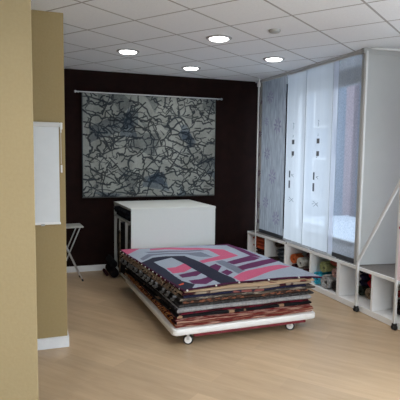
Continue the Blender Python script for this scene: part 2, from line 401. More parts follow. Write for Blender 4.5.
# ------------------------------------------------------------------ pole racks
def caster_foot(parent, x, y):
    b = B(); lathe(b, [(.016, .048), (.024, .046), (.026, .05), (.026, .062), (.02, .066)], (x, y, 0), 14)
    f = obj('caster', b, MT['black'], parent, True)
    for s in (-1, 1):
        obj('wheel', lathe(B(), [(.012, -.010), (.022, -.010), (.026, -.006), (.026, .006), (.022, .010), (.012, .010)], (x, y+s*.013, .026), 18, 'y'), MT['black'], f, True)
rk = thing('pole_rack', 'white pole rack on black casters with a slanting brace, before the partition', 'rack', (3.392, 4.296, 0))
def post(parent, x, y, z1):
    b = B(); box(b, x-.014, x+.014, y-.014, y+.014, .062, z1, .006); obj('post', b, MT['metalwhite'], parent)
post(rk, 0, 0, CZ-.05); post(rk, 0, -.586, CZ-.05)
caster_foot(rk, 0, 0); caster_foot(rk, 0, -.586)
br = B(); tube(br, [(.004, 0, .56), (.004, -.586, 1.48)], .018, 12); b_ = obj('brace', br, MT['metalwhite'], rk, True)
obj('screw', lathe(B(), [(.008, -.003), (.008, 0)], (-.017, 0, .56), 10, 'x'), MT['grey'], rk)
obj('screw', lathe(B(), [(.008, -.003), (.008, 0)], (-.017, -.586, 1.5), 10, 'x'), MT['grey'], rk)
rd = obj('ceiling_rod', tube(B(), [(3.38, 4.22, 2.80), (3.50, 4.22, 2.803), (XO-.01, 4.12, 2.803)], [.006, .014, .014], 12), MT['metalwhite'], smooth=True)
tag(rd, 'white rod under the ceiling in front of the white partition', 'rod')
pk = thing('corner_pole', 'thin white floor-to-ceiling pole in the far window corner', 'pole', (3.298, 6.59, 0))
b = B(); tube(b, [(0, 0, .06), (0, 0, CZ-.01)], .012, 12); obj('pole_tube', b, MT['metalwhite'], pk, True)
caster_foot(pk, 0, 0)
obj('clamp', lathe(B(), [(.024, 0), (.026, .01), (.026, .04), (.024, .05)], (0, 0, 2.70), 14), MT['metalwhite'], pk, True)
# pink hanging cloth at the right edge
m_pinkc = mat('pale_pink_cloth', (.78, .62, .66), .9, (.74, .58, .63), 10)
hc = thing('hanging_cloth', 'pale pink cloth with red dots hanging at the right edge of the picture', 'cloth', (3.385, 3.712, 0))
b = B(); n = 30
rows = []
for s in (-.004, .004):
    rows.append([[b.verts.new((s+.012*math.sin(i*.8), -.02-.9*i/n, z)) for z in (.50, 1.0, 1.5, 2.0, 2.3)] for i in range(n+1)])
for i in range(n):
    for k in range(4):
        b.faces.new([rows[0][i][k], rows[0][i+1][k], rows[0][i+1][k+1], rows[0][i][k+1]]); b.faces.new([rows[1][i][k], rows[1][i][k+1], rows[1][i+1][k+1], rows[1][i+1][k]])
    b.faces.new([rows[0][i][0], rows[1][i][0], rows[1][i+1][0], rows[0][i+1][0]]); b.faces.new([rows[0][i][4], rows[0][i+1][4], rows[1][i+1][4], rows[1][i][4]])
for i in (0, n):
    for k in range(4): b.faces.new([rows[0][i][k], rows[0][i][k+1], rows[1][i][k+1], rows[1][i][k]])
obj('cloth_panel', b, m_pinkc, hc, True)
m_dot = mat('red_dot_print', (.5, .06, .12), .8)
for k in range(14):
    y, z = -.06-.8*random.random(), .6+1.6*random.random()
    if k == 0: y, z = -.045, 1.02
    obj('dot_print', lathe(B(), [(.014, -.019), (.014, .0)], (-.003, y, z), 10, 'x'), m_dot, hc)

# ------------------------------------------------------------------ rolled textiles in the shelf
def roll(label, x, y, z, r, length, c, c2, axis='x', dz=0, name='textile_roll', group=None, core=.30, sag=1.0, turns=None, rz=0):
    """a cloth wound into a spiral; one end faces -x (or -y)"""
    th = r*.12; turns = min(turns or 4, 2.3); n = int(turns*22); b = B(); r0 = r*core; pts = []
    for i in range(n+1):
        f = i/n; a = 2*PI*turns*f+random.random()*.02; rr = r0+(r-th/2-r0)*f
        pts.append((a, rr))
    t2 = (r-r0)/turns*.26
    def P(a, rr, l):
        u, v = rr*math.cos(a), rr*math.sin(a)*sag
        return (l, u, v) if axis == 'x' else (u, l, v)
    quad = []
    for a, rr in pts:
        j = .004*random.random()
        quad.append([b.verts.new(P(a, rr-t2, j)), b.verts.new(P(a, rr+t2, j)), b.verts.new(P(a, rr+t2, length)), b.verts.new(P(a, rr-t2, length))])
    for q, w in zip(quad, quad[1:]):
        for k in range(4):
            b.faces.new((q[k], q[(k+1) % 4], w[(k+1) % 4], w[k]))
    b.faces.new(quad[0]); b.faces.new(quad[-1][::-1])
    m = mat(name+'_cloth', c, .95, c2, 60, bump=.5, spec=.1, lo=.42, hi=.58)
    core_ = obj('dark_core', lathe(B(), [(r*.55, .03), (r*.60, .035), (r*.60, length-.02), (r*.5, length-.01)], (0, 0, 0), 18, axis), mat('painted_core_shade', tuple(v*.18 for v in c), .95), None)  # darkened plug; shade between the windings is put into its colour
    o = obj(name, b, m, loc=(x, y, z), rz=rz, smooth=True); core_.parent = o; core_.name = 'painted_gap_shade'; return tag(o, label, 'rolled textile', group)
def folded(label, x, y, z, lx, ly, lz, layers, c, c2, rz=0, name='folded_textile', cat='folded cloth', blob=.25, seed=0, flat=False):
    """a soft folded cloth: rounded layers, slightly slumped"""
    rnd = random.Random(seed); b = B()
    for k in range(layers):
        h = lz/layers; n = 20; t = bmesh.new(); bmesh.ops.create_cube(t, size=1)
        bmesh.ops.subdivide_edges(t, edges=list(t.edges), cuts=3, use_grid_fill=True)
        ox, oy = rnd.uniform(-.06, .06)*lx, rnd.uniform(-.06, .06)*ly; sc = rnd.uniform(.94, 1)
        for v in t.verts:
            p = v.co*2; q = Vector((p.x*math.sqrt(max(0, 1-p.y*p.y*blob-p.z*p.z*.35)), p.y*math.sqrt(max(0, 1-p.x*p.x*blob-p.z*p.z*.35)), p.z*math.sqrt(max(0, 1-(p.x*p.x+p.y*p.y)*.2))))
            if flat: q = Vector((p.x*(1-.03*p.z**4), p.y*(1-.02*p.x**4), p.z))
            ns = mnoise.noise(Vector((p.x*1.3+seed, p.y*1.3, k*2.1+p.z)))*(.05 if flat else .12)
            v.co = Vector((ox+q.x*lx/2*sc*(1+ns), oy+q.y*ly/2*sc*(1+ns), h*(k+.5)+q.z*h/2*(1+ns*.8)))
        zmin = min(v.co.z for v in t.verts)
        if k == 0:
            for v in t.verts: v.co.z -= zmin
        me = bpy.data.meshes.new('t'); t.to_mesh(me); t.free(); b.from_mesh(me); bpy.data.meshes.remove(me)
    m = mat(name+'_cloth', c, .95, c2, 14, bump=.3, spec=.1, lo=.42, hi=.58)
    o = obj(name, b, m, loc=(x, y, z), rz=rz, smooth=True); return tag(o, label, cat)
ZF = .071
# first cell (corner)
folded('dark patterned cloth heap in the corner cell, under the orange one', 3.56, 6.66, ZF, .26, .44, .17, 4, (.03, .02, .025), (.10, .045, .04), seed=3)
folded('orange-red cloth on the dark heap in the corner cell', 3.52, 6.70, ZF+.175, .26, .42, .18, 3, (.50, .10, .04), (.36, .06, .03), seed=5)
# second cell
folded('dark blue-grey cloth pile in the second cell from the corner', 3.60, 6.12, ZF, .26, .36, .25, 5, (.035, .045, .06), (.08, .09, .11), seed=8)
roll('dark brown roll on the blue-grey pile in the second cell', 3.45, 6.20, ZF+.330, .048, .3, (.035, .022, .02), (.06, .04, .035), turns=3)
roll('small dark brown roll low in the second cell beside the blue-grey pile', 3.40, 6.335, ZF+.062, .058, .3, (.04, .028, .022), (.07, .05, .04), turns=3)
# third cell
roll('dark plum roll on the shelf floor under the orange roll', 3.46, 5.735, ZF+.070, .069, .32, (.05, .025, .04), (.09, .04, .06), turns=3)
roll('cream roll on the shelf floor below the white spiral roll', 3.46, 5.590, ZF+.066, .065, .30, (.42, .38, .34), (.30, .24, .22), turns=3)
roll('dark wine roll on the shelf floor nearest the third divider', 3.46, 5.440, ZF+.071, .070, .32, (.07, .025, .035), (.12, .04, .05), turns=3)
roll('orange spiral roll upper left in the third cell', 3.44, 5.715, ZF+.215, .068, .15, (.66, .17, .05), (.45, .10, .04), turns=3, rz=rad(9))
roll('white spiral roll beside the orange one in the third cell', 3.44, 5.545, ZF+.200, .068, .15, (.62, .62, .58), (.45, .45, .42), turns=3, rz=rad(9))
folded('dark wine cloth on top of the white spiral roll', 3.62, 5.45, ZF+.275, .22, .20, .07, 1, (.06, .025, .04), (.03, .02, .02), seed=12)
# fourth cell
roll('turquoise roll on the shelf floor, nearest the rug stack', 3.44, 5.150, ZF+.084, .083, .26, (.03, .33, .50), (.05, .45, .62), turns=3)
roll('light grey thick roll on the shelf floor right of the turquoise one', 3.44, 4.955, ZF+.088, .087, .26, (.45, .46, .47), (.33, .34, .35), turns=4, rz=rad(9))
roll('black roll on the shelf floor between the grey roll and the divider', 3.46, 4.785, ZF+.075, .074, .32, (.02, .018, .02), (.05, .04, .04), turns=3)
roll('olive green spiral roll lying on top of the turquoise one', 3.47, 5.050, ZF+.247, .073, .16, (.26, .29, .12), (.36, .38, .20), turns=3, rz=rad(9))
roll('dusty pink roll above the black roll in the fourth cell', 3.48, 4.83, ZF+.223, .060, .30, (.50, .33, .31), (.40, .24, .22), turns=3)
folded('orange-red cloth squeezed over the pink roll in the fourth cell', 3.60, 4.87, ZF+.295, .20, .22, .07, 1, (.42, .10, .06), (.28, .06, .05), seed=21)
# fifth cell
folded('navy blue shaggy cloth in the cell behind the left black-footed pole', 3.735, 4.565, ZF+.125, .17, .155, .21, 3, (.012, .014, .04), (.03, .03, .07), seed=30, blob=.4)
roll('dark green roll under the navy cloth behind the left black-footed pole', 3.66, 4.57, ZF+.063, .062, .16, (.02, .035, .03), (.05, .06, .05), turns=3)
folded('red cloth beside the navy one in the fifth cell', 3.735, 4.405, ZF+.135, .17, .155, .19, 2, (.42, .015, .02), (.30, .01, .02), seed=31, blob=.4)
roll('tan rolled rug with frayed end under the red cloth', 3.655, 4.420, ZF+.068, .067, .175, (.42, .32, .22), (.25, .17, .11), turns=4)
# sixth cell
roll('black roll on the shelf floor in the cell at the right edge of the picture', 3.58, 3.86, ZF+.088, .087, .25, (.02, .018, .02), (.05, .03, .03), turns=3)
roll('dark red small roll on the black one at the right edge of the picture', 3.60, 3.90, ZF+.215, .038, .22, (.35, .05, .05), (.22, .03, .04), turns=3)

# ------------------------------------------------------------------ white cabinet by the back wall
cb = thing('storage_cabinet', 'white storage cabinet open on its left side, behind the rug stack', 'cabinet', (1.25, 5.945, 0), rad(2.2))
CW, CD, CH = 1.145, 1.0, 1.01
obj('top_board', box(B(), -.004, CW+.004, -.004, CD, CH-.03, CH, .003), MT['white'], cb)
obj('front_panel', box(B(), 0, CW, 0, .022, .0, CH-.031, .001), MT['white'], cb)
obj('rear_panel', box(B(), 0, CW, CD-.022, CD, .0, CH-.031, .001), MT['white'], cb)
obj('side_panel', box(B(), CW-.022, CW, .023, CD-.023, .0, CH-.031), MT['white'], cb)
obj('inner_panel', box(B(), .55, .57, .023, CD-.023, .06, CH-.031), MT['white'], cb)
obj('bottom_board', box(B(), 0, CW-.023, .023, CD-.023, .03, .055), MT['white'], cb)
obj('shelf_board', box(B(), 0, .549, .023, CD-.023, .805, .828), MT['white'], cb)
for y in (.30, .66): obj('divider', box(B(), 0, .549, y, y+.026, .056, .804), MT['white'], cb)
def in_cab(x, y, z):
    c, s = math.cos(rad(2.2)), math.sin(rad(2.2)); return (1.25+x*c-y*s, 5.945+x*s+y*c, z)
p = in_cab(.225, .52, .829); folded('dark folded cloths on the top shelf of the white cabinet', *p, .44, .84, .12, 3, (.010, .012, .018), (.035, .04, .05), rz=rad(2), seed=40, flat=True)
p = in_cab(.2, .16, .057)
for (yc, w_, hh, lab, c) in ((.16, .24, .70, 'upright dark grey cloth in the front column of the cabinet', (.05, .055, .06)), (.495, .31, .69, 'upright black cloth in the middle column of the cabinet', (.012, .012, .016)), (.83, .26, .70, 'upright black cloth in the rear column of the cabinet', (.01, .01, .012))):
    p = in_cab(.262, yc, .057); folded(lab, *p, .485, w_, hh, 1, c, tuple(v*2 for v in c), rz=rad(2), seed=int(yc*100), flat=True)
p = in_cab(-.02, .56, .057); folded('brown tassel cloth standing against the middle column of the cabinet', *p, .03, .035, .60, 1, (.16, .13, .09), (.06, .05, .04), rz=rad(2), seed=77, name='tassel_cloth', cat='cloth')
roll('black rug roll on the floor beside the white cabinet, lowest', 1.135, 6.50, .068, .066, .45, (.008, .008, .010), (.02, .012, .012), axis='y', name='rug_roll')
roll('black rug roll lying on the lowest one beside the white cabinet', 1.130, 6.52, .190, .054, .42, (.010, .010, .012), (.02, .02, .022), axis='y', name='rug_roll')
roll('thin dark red rug roll on the floor against the black ones', 1.055, 6.62, .027, .023, .30, (.06, .010, .012), (.02, .010, .010), axis='y', name='rug_roll')

# ------------------------------------------------------------------ wheeled platform
PX, PY, PR = 1.195, 3.935, rad(1.2); PW, PD = 1.475, 1.95; PZ0, PZ1 = .108, .165
pf = thing('wheeled_platform', 'low white wheeled platform on casters under the rug stack', 'platform', (PX, PY, 0), PR)
b = B(); rr = .045; seg = 6; out = []
for cx, cy, a0 in ((PW-rr, rr, -90), (PW-rr, PD-rr, 0), (rr, PD-rr, 90), (rr, rr, 180)):
    for k in range(seg+1):
        a = rad(a0+90*k/seg); out.append((cx+rr*math.cos(a), cy+rr*math.sin(a)))
ringz = [(PZ0, .006), (PZ0+.008, 0), (PZ1-.008, 0), (PZ1, .006)]
cxm, cym = PW/2, PD/2; rings = []
for z, ins in ringz:
    rings.append([b.verts.new((cxm+(x-cxm)*(1-ins/cxm), cym+(y-cym)*(1-ins/cym), z)) for x, y in out])
n = len(out)
for a, c in zip(rings, rings[1:]):
    for k in range(n): b.faces.new((a[k], a[(k+1) % n], c[(k+1) % n], c[k]))
b.faces.new(rings[0][::-1]); b.faces.new(rings[-1]); obj('deck', b, MT['plat'], pf, True)
b = B(); box(b, .20, PW-.12, .006, .030, PZ0-.026, PZ0-.001, .003); box(b, .22, PW-.13, PD-.06, PD-.02, PZ0-.026, PZ0-.001, .003); box(b, .22, .26, .031, PD-.061, PZ0-.026, PZ0-.001, .003); box(b, PW-.17, PW-.13, .12, PD-.061, PZ0-.026, PZ0-.001, .003)
obj('under_frame', b, MT['redmetal'], pf)
def caster(parent, x, y, rz):
    e = bpy.data.objects.new('caster', None)
    b = B(); lathe(b, [(.022, PZ0-.012), (.026, PZ0-.008), (.026, PZ0-.0005)], (0, 0, 0), 16)
    for s in (-1, 1): box(b, .006, .030, s*.017-.0012, s*.017+.0012, .046, PZ0-.012, .001)
    c = obj('caster', b, MT['chrome'], parent, loc=(x, y, 0), rz=rz)
    obj('tyre', lathe(B(), [(.024, -.013), (.041, -.013), (.046, -.008), (.046, .008), (.041, .013), (.024, .013)], (.018, 0, .046), 28, 'y'), MT['black'], c, True)
    obj('hub', lathe(B(), [(.008, -.0145), (.029, -.0145), (.033, -.0138), (.033, .0138), (.029, .0145), (.008, .0145)], (.018, 0, .046), 24, 'y'), MT['plat'], c, True)
    bpy.data.objects.remove(e)
caster(pf, .142, .062, rad(-18)); caster(pf, PW-.275, .075, rad(-30)); caster(pf, .12, PD-.14, rad(10)); caster(pf, PW-.12, PD-.14, rad(20))

# ------------------------------------------------------------------ the stack of rugs
def wave(x, y, f):
    return f*(.010*mnoise.noise(Vector((x*1.7, y*1.7, 3.1)))+.006*mnoise.noise(Vector((x*4, y*4, 9.1))))
def rug(idx, FL, FR, BR, BL, z0, th, f, ms, label, group='rugs stacked on the wheeled platform', droop=0, name='rug', nx=56, ny=64, colorfn=None, sideidx=1, bow=0, corner=0):
    """woven slab: quad outline with a little waviness, rounded edges; ms = [top/front, left]"""
    rnd = random.Random(idx*13+1); FL, FR, BR, BL = [Vector(p) for p in (FL, FR, BR, BL)]
    b = B(); ph = [rnd.uniform(0, 6) for _ in range(4)]
    def P(s, t, inset):
        p = FL*(1-s)*(1-t)+FR*s*(1-t)+BR*s*t+BL*(1-s)*t
        j = .006
        p = p+Vector((0, bow*math.sin(PI*min(1, s*1.05))*(1-t)**5))
        dx = (1-s)**6*(-j*math.sin(t*11+ph[0]))+s**6*j*math.sin(t*9+ph[1]); dy = (1-t)**6*(-j*math.sin(s*13+ph[2]))+t**6*j*math.sin(s*8+ph[3])
        ex = inset*(1 if s < .001 else (-1 if s > .999 else 0)); ey = inset*(1 if t < .001 else (-1 if t > .999 else 0))
        return p.x+dx+ex, p.y+dy+ey
    def zoff(x, y, s, t):
        e = max(0, .12-s)/.12; g = max(0, .12-t)/.12; k = max(0, s-.85)/.15
        return wave(x, y, f)-droop*(.5*e*e+.5*g*g+k*k*.8*(1-t))-corner*(max(0, s-.86)/.14)**2*(1-t)**6
    grids = {}
    for lay, zz, ins in (('b', 0, th*.35), ('t', th, th*.35)):
        G = []
        for i in range(nx+1):
            G.append([])
            for j in range(ny+1):
                s, t = i/nx, j/ny; x, y = P(s, t, ins); G[-1].append(b.verts.new((x, y, z0+zz+zoff(x, y, s, t))))
        grids[lay] = G
    per = [(i, 0) for i in range(nx)]+[(nx, j) for j in range(ny)]+[(i, ny) for i in range(nx, 0, -1)]+[(0, j) for j in range(ny, 0, -1)]
    mids = []
    for zz in (.28, .72):
        row = []
        for i, j in per:
            s, t = i/nx, j/ny; x, y = P(s, t, 0); row.append(b.verts.new((x, y, z0+th*zz+zoff(x, y, s, t))))
        mids.append(row)
    for i in range(nx):
        for j in range(ny):
            for lay in 'bt':
                G = grids[lay]; q = (G[i][j], G[i+1][j], G[i+1][j+1], G[i][j+1]); b.faces.new(q if lay == 't' else q[::-1])
    bot = [grids['b'][i][j] for i, j in per]; top = [grids['t'][i][j] for i, j in per]; R = [bot]+mids+[top]; N = len(per)
    for a, c in zip(R, R[1:]):
        for k in range(N):
            fc = b.faces.new((a[k], a[(k+1) % N], c[(k+1) % N], c[k]))
            if len(ms) > 1 and per[k][0] == 0 and per[(k+1) % N][0] == 0: fc.material_index = sideidx
            if len(ms) > 2 and per[k][1] == 0 and per[(k+1) % N][1] == 0: fc.material_index = 2
    if colorfn:
        lay = b.loops.layers.color.new('weave') if False else b.verts.layers.float_color.new('weave')
        for v in b.verts: v[lay] = (*colorfn(v.co.x, v.co.y), 1)
    o = obj(name, b, ms, smooth=True); tag(o, label, 'rug', group); return o

def rm(name, c, c2, scale=30, stretch=(1, 1, .15), lo=.46, hi=.54): return mat(name, c, .97, c2, scale, stretch, bump=.5, spec=.08, lo=lo, hi=hi, bscale=180)
rust = rm('rust_weave', (.17, .030, .024), (.46, .27, .21), 30, (.2, .2, 3), .47, .56); rust2 = rm('brick_weave', (.16, .030, .028), (.34, .15, .10), 26, (.2, .2, 3), .5, .58)
orange_blk = rm('orange_black_blocks', (.26, .09, .03), (.015, .013, .013), 9, (1.2, 1.2, .05), .49, .51)
orange_edge = rm('orange_edge_weave', (.16, .05, .02), (.02, .012, .01), 12, (1, 1, .1), .5, .53)
orange_line = rm('orange_line_weave', (.34, .12, .035), (.16, .05, .02), 14, (1, 1, .1), .5, .6)
blk_tan = rm('black_tan_blocks', (.014, .013, .015), (.36, .22, .14), 5, (.8, .8, .1), .58, .60)
leftshade = rm('black_side_shade_weave', (.010, .010, .012), (.028, .024, .026), 30)  # left-face black; the shade on the stack's left is painted in here
ltgrey = rm('light_grey_weave', (.34, .34, .35), (.27, .27, .28), 50)
charc = rm('charcoal_weave', (.035, .033, .034), (.07, .065, .065), 40)
speck = rm('brown_speckle_weave', (.055, .033, .026), (.25, .10, .06), 34, (.7, .7, 2), .52, .58)
speck2 = rm('grey_cream_speckle_weave', (.075, .065, .058), (.32, .27, .22), 24, (.5, .5, 3), .5, .58)
creamb = rm('cream_blotch_weave', (.36, .30, .235), (.055, .015, .02), 5, (1, 1, .6), .52, .56)
tanw = rm('tan_cream_weave', (.40, .29, .19), (.14, .05, .04), 7, (1, 1, .5), .56, .60)
navyb = rm('navy_red_weave', (.02, .02, .045), (.25, .09, .08), 7, (.7, .7, .5), .55, .58)
burg = rm('burgundy_weave', (.12, .012, .025), (.05, .01, .015), 10)
redbrd = rm('red_border_weave', (.16, .02, .02), (.33, .18, .15), 20, (.4, .4, 6))

def taper(k): return .035+.15*k
def quad(l, f, r, bk, k=0):   # left front x, front y, right x, back y
    return ((l, f), (r, f+.035), (r-.13, bk-.01), (l-taper(k), bk))
LAY = [ # l, f, r, back, thickness, front material, left material (dark ones paint in shade), label
 (1.232, 3.965, 2.648, 5.86, .017, [rust, orange_line], 'thin rust-red rug, the lowest of the stack'),
 (1.245, 3.975, 2.668, 5.86, .016, [rust2, leftshade], 'thin brick-red rug, second from the bottom of the stack'),
 (1.236, 3.968, 2.650, 5.87, .017, [rust, burg], 'thin rust and tan striped rug, third from the bottom of the stack'),
 (1.232, 3.975, 2.625, 5.87, .018, [redbrd, orange_blk], 'red-edged rug, fourth from the bottom, beneath the black and tan one'),
 (1.240, 3.975, 2.640, 5.88, .026, [blk_tan, leftshade], 'black rug with tan blocks along its edge, right under the grey one'),
 (1.265, 3.985, 2.600, 5.88, .020, [burg, leftshade], 'burgundy rug just under the light grey one'),
 (1.245, 3.972, 2.620, 5.88, .040, [ltgrey, leftshade], 'thick light grey rug in the middle of the stack'),
 (1.262, 3.985, 2.668, 5.88, .020, [charc, leftshade], 'charcoal rug lying on the light grey one'),
 (1.300, 4.000, 2.605, 5.89, .028, [speck, charc], 'brown and rust speckled rug, lower of the two speckled ones'),
 (1.270, 4.000, 2.680, 5.89, .022, [speck2, leftshade], 'grey and cream speckled rug above the brown speckled one'),
 (1.315, 4.005, 2.590, 5.90, .022, [navyb, charc], 'navy and red rug just under the cream blotched one'),
 (1.300, 4.000, 2.640, 5.90, .026, [creamb, tanw], 'cream rug with burgundy blotches, just under the thin tan one'),
 (1.310, 3.990, 2.665, 5.91, .016, [tanw, burg], 'thin tan and cream rug directly beneath the patterned top rug'),
]
z = PZ1+.004; rugs = []
tot = sum(l[4] for l in LAY); acc = 0
for i, (l, f, r, bk, th, ms, lab) in enumerate(LAY):
    acc += th; k = acc/tot
    rugs.append((rug(i, *quad(l, f, r, bk, k), z, th, k*1.0, ms, lab), z, l, f, bk, th, k)); z += th*1.0+.0025
TOPZ = z+.001

# tassels hanging from the left edges
def tassels(parent, l, f, bk, k, z, m, n, size, drop, rnd, name='tassel'):
    for i in range(n):
        b = B(); t = (i+.5+rnd.uniform(-.25, .25))/n; y = f+.05+(bk-f-.08)*t; x = l-taper(k)*(y-f)/(bk-f)-.004; s = size*rnd.uniform(.7, 1.2)
        zz = z+wave(x, y, .8)
        tube(b, [(x+.012, y, zz+.004), (x-.012, y, zz), (x-.022, y+.004, zz-drop*.5), (x-.020, y+.002, zz-drop)], [s*.6, s, s*1.05, s*.45], 8)
        obj(name, b, m, parent, True)
rnd = random.Random(4)
m_tg = mat('grey_tassel', (.24, .245, .25), .95, (.07, .07, .075), 90, bump=.5); m_tt = mat('tan_tassel', (.40, .28, .19), .95, (.12, .07, .05), 90, bump=.5)
m_tw = mat('white_tassel', (.75, .74, .70), .9); m_to = mat('orange_tassel', (.50, .20, .05), .95, (.12, .05, .03), 60, bump=.5)
o, zz, l, f, bk, th, kk = rugs[9]; tassels(o, l, f, bk, kk, zz+th*.7, m_tg, 13, .028, .034, rnd)
o, zz, l, f, bk, th, kk = rugs[11]; tassels(o, l, f, bk, kk, zz+th*.6, m_tt, 26, .015, .026, rnd)
o, zz, l, f, bk, th, kk = rugs[3]; tassels(o, l, f, bk, kk, zz+th*.4, m_to, 34, .006, .018, rnd)

# patterned top rug
LG = (.33, .385, .47); PINK = (.52, .11, .205); PUR = (.115, .028, .095); NAVY = (.024, .027, .050); GB = (.17, .195, .26); PLM = (.06, .014, .04)
POLY = [
 (GB, [(1.224, 5.34), (1.369, 5.552), (1.588, 5.59), (1.861, 5.546), (2.027, 5.522), (2.065, 5.216), (1.921, 5.231), (1.821, 5.447), (1.562, 5.495), (1.387, 5.431), (1.233, 5.231)]),
 (PINK, [(1.05, 6.0), (1.235, 6.071), (1.64, 6.008), (1.617, 5.925), (1.352, 5.902), (1.23, 5.746), (1.09, 5.56)]),
 (GB, [(1.36, 5.70), (1.66, 5.71), (2.06, 5.64), (2.10, 5.57), (1.66, 5.635), (1.40, 5.62)]),
 (PINK, [(1.472, 5.867), (1.676, 5.901), (2.2, 5.699), (2.342, 5.577), (2.369, 5.166), (1.823, 4.898), (1.823, 5.026), (2.169, 5.254), (2.151, 5.607), (1.645, 5.789), (1.449, 5.776)]),
 (GB, [(1.97, 4.914), (2.084, 4.989), (2.132, 4.473), (2.011, 4.38)]),
 (PUR, [(1.435, 4.528), (1.621, 4.586), (1.674, 4.583), (1.669, 4.519), (1.577, 4.439), (1.432, 4.423)]),
 (PUR, [(1.452, 4.255), (1.572, 4.274), (1.686, 4.329), (1.685, 4.228), (1.559, 4.129), (1.453, 4.162)]),
 (PUR, [(1.843, 4.736), (1.94, 4.788), (1.957, 4.701), (1.842, 4.562)]),
 (PUR, [(1.871, 4.492), (1.959, 4.539), (1.985, 4.457), (1.884, 4.381)]),
 (PINK, [(1.39, 4.805), (1.487, 4.807), (1.631, 4.907), (1.636, 4.748), (1.517, 4.662), (1.4, 4.645)]),
 (NAVY, [(1.165, 5.098), (1.368, 5.335), (1.527, 5.372), (1.763, 5.364), (1.583, 5.287), (1.331, 5.123), (1.368, 4.811), (1.383, 4.276), (1.456, 4.115), (1.307, 3.85), (1.2, 4.0), (1.15, 4.4)]),
 (NAVY, [(1.583, 5.287), (1.763, 5.364), (1.848, 4.605), (1.887, 4.196), (1.845, 4.04), (1.69, 4.04), (1.655, 4.62)]),
 (PINK, [(1.895, 4.25), (2.045, 4.40), (2.36, 4.535), (2.62, 4.64), (2.70, 4.53), (2.41, 4.39), (2.16, 4.235), (1.902, 4.08)]),
 (PUR, [(2.09, 4.87), (2.23, 4.98), (2.50, 5.13), (2.57, 5.0), (2.445, 4.90), (2.12, 4.745)]),
 (PUR, [(2.11, 4.64), (2.29, 4.75), (2.53, 4.885), (2.70, 4.95), (2.70, 4.80), (2.325, 4.585), (2.10, 4.475)]),
 (PUR, [(2.50, 5.95), (2.58, 5.95), (2.60, 5.0), (2.50, 5.126)]),
 (PUR, [(1.871, 6.03), (2.125, 6.05), (2.60, 5.95), (2.60, 5.82), (2.357, 5.86), (2.044, 5.93)]),
 ((.60, .10, .05), [(1.305, 4.15), (1.375, 4.205), (1.36, 4.150), (1.315, 4.125)]),
]
def grow(P, k):
    cx = sum(p[0] for p in P)/len(P); cy = sum(p[1] for p in P)/len(P)
    return [(cx+(p[0]-cx)*1.06, cy+(p[1]-cy)*k) for p in P]
POLY = [(c, grow(P, 1.38) if len(P) <= 6 and max(p[1] for p in P)-min(p[1] for p in P) < .32 and c in (PUR, PINK) and P[0][1] < 4.85 else P) for c, P in POLY]
def inside(x, y, P):
    c = False; j = len(P)-1
    for i in range(len(P)):
        xi, yi = P[i]; xj, yj = P[j]
        if (yi > y) != (yj > y) and x < (xj-xi)*(y-yi)/(yj-yi)+xi: c = not c
        j = i
    return c
TFL, TFR, TBR, TBL = (1.295, 3.955), (2.785, 4.055), (2.565, 5.905), (1.10, 5.925)
def topcol(x, y):
    t = (y-3.97)/1.95; xl = TFL[0]+(TBL[0]-TFL[0])*t; yf = TFL[1]+(TFR[1]-TFL[1])*(x-TFL[0])/1.45
    yf += .085*math.sin(PI*min(1, max(0, (x-TFL[0])/1.49)*1.05))
    if x < xl+.014 or y < yf+.016: return PLM
    for c, P in reversed(POLY):
        if inside(x, y, P): return c
    return LG
top = rug(50, TFL, TFR, TBR, TBL, TOPZ+.002, .014, 1.0, [attr_mat('patterned_weave')], 'pink, purple and navy geometric rug lying on top of the stack', bow=.085, corner=.018, nx=230, ny=300, colorfn=topcol)
bk_ = rnd
for i in range(17):
    b = B()
    t = (i+.5)/17; y = 3.99+1.93*t; x = TFL[0]+(TBL[0]-TFL[0])*t
    bmesh.ops.create_icosphere(b, subdivisions=1, radius=.0075, matrix=Matrix.Translation((x-.004, y, TOPZ+.008+wave(x, y, 1)))); obj('white_knot', b, m_tw, top, True)
for xx in (1.33, 1.63, 1.88, 2.20, 2.52):
    b = B()
    y = TFL[1]+(TFR[1]-TFL[1])*(xx-TFL[0])/1.49+.085*math.sin(PI*(xx-TFL[0])/1.49*1.05)
    bmesh.ops.create_icosphere(b, subdivisions=1, radius=.011, matrix=Matrix.Translation((xx, y-.004, TOPZ+.010+wave(xx, y, 1)))); obj('white_knot', b, m_tw, top, True)

# ------------------------------------------------------------------ tapestry on the back wall
tp = thing('wall_tapestry', 'grey wall tapestry with a tangle of dark branches on the brown wall', 'tapestry', (1.768, 6.975, 1.073))
TW, TH = 1.99, 1.45; nx, nz = 400, 292
rng = np.random.RandomState(11)
yy, xx = np.mgrid[0:nz, 0:nx].astype(float)
def smooth_noise(s, seed):
    r = np.random.RandomState(seed).rand(int(nz/s)+3, int(nx/s)+3); u, v = yy/s, xx/s; i, j = u.astype(int), v.astype(int); fu, fv = u-i, v-j
    fu, fv = fu*fu*(3-2*fu), fv*fv*(3-2*fv)
    return r[i, j]*(1-fu)*(1-fv)+r[i+1, j]*fu*(1-fv)+r[i, j+1]*(1-fu)*fv+r[i+1, j+1]*fu*fv
base = np.array([.235, .25, .235])[None, None]*(.80+.4*smooth_noise(22, 1)+.22*(smooth_noise(2.5, 2)-.5))[..., None]
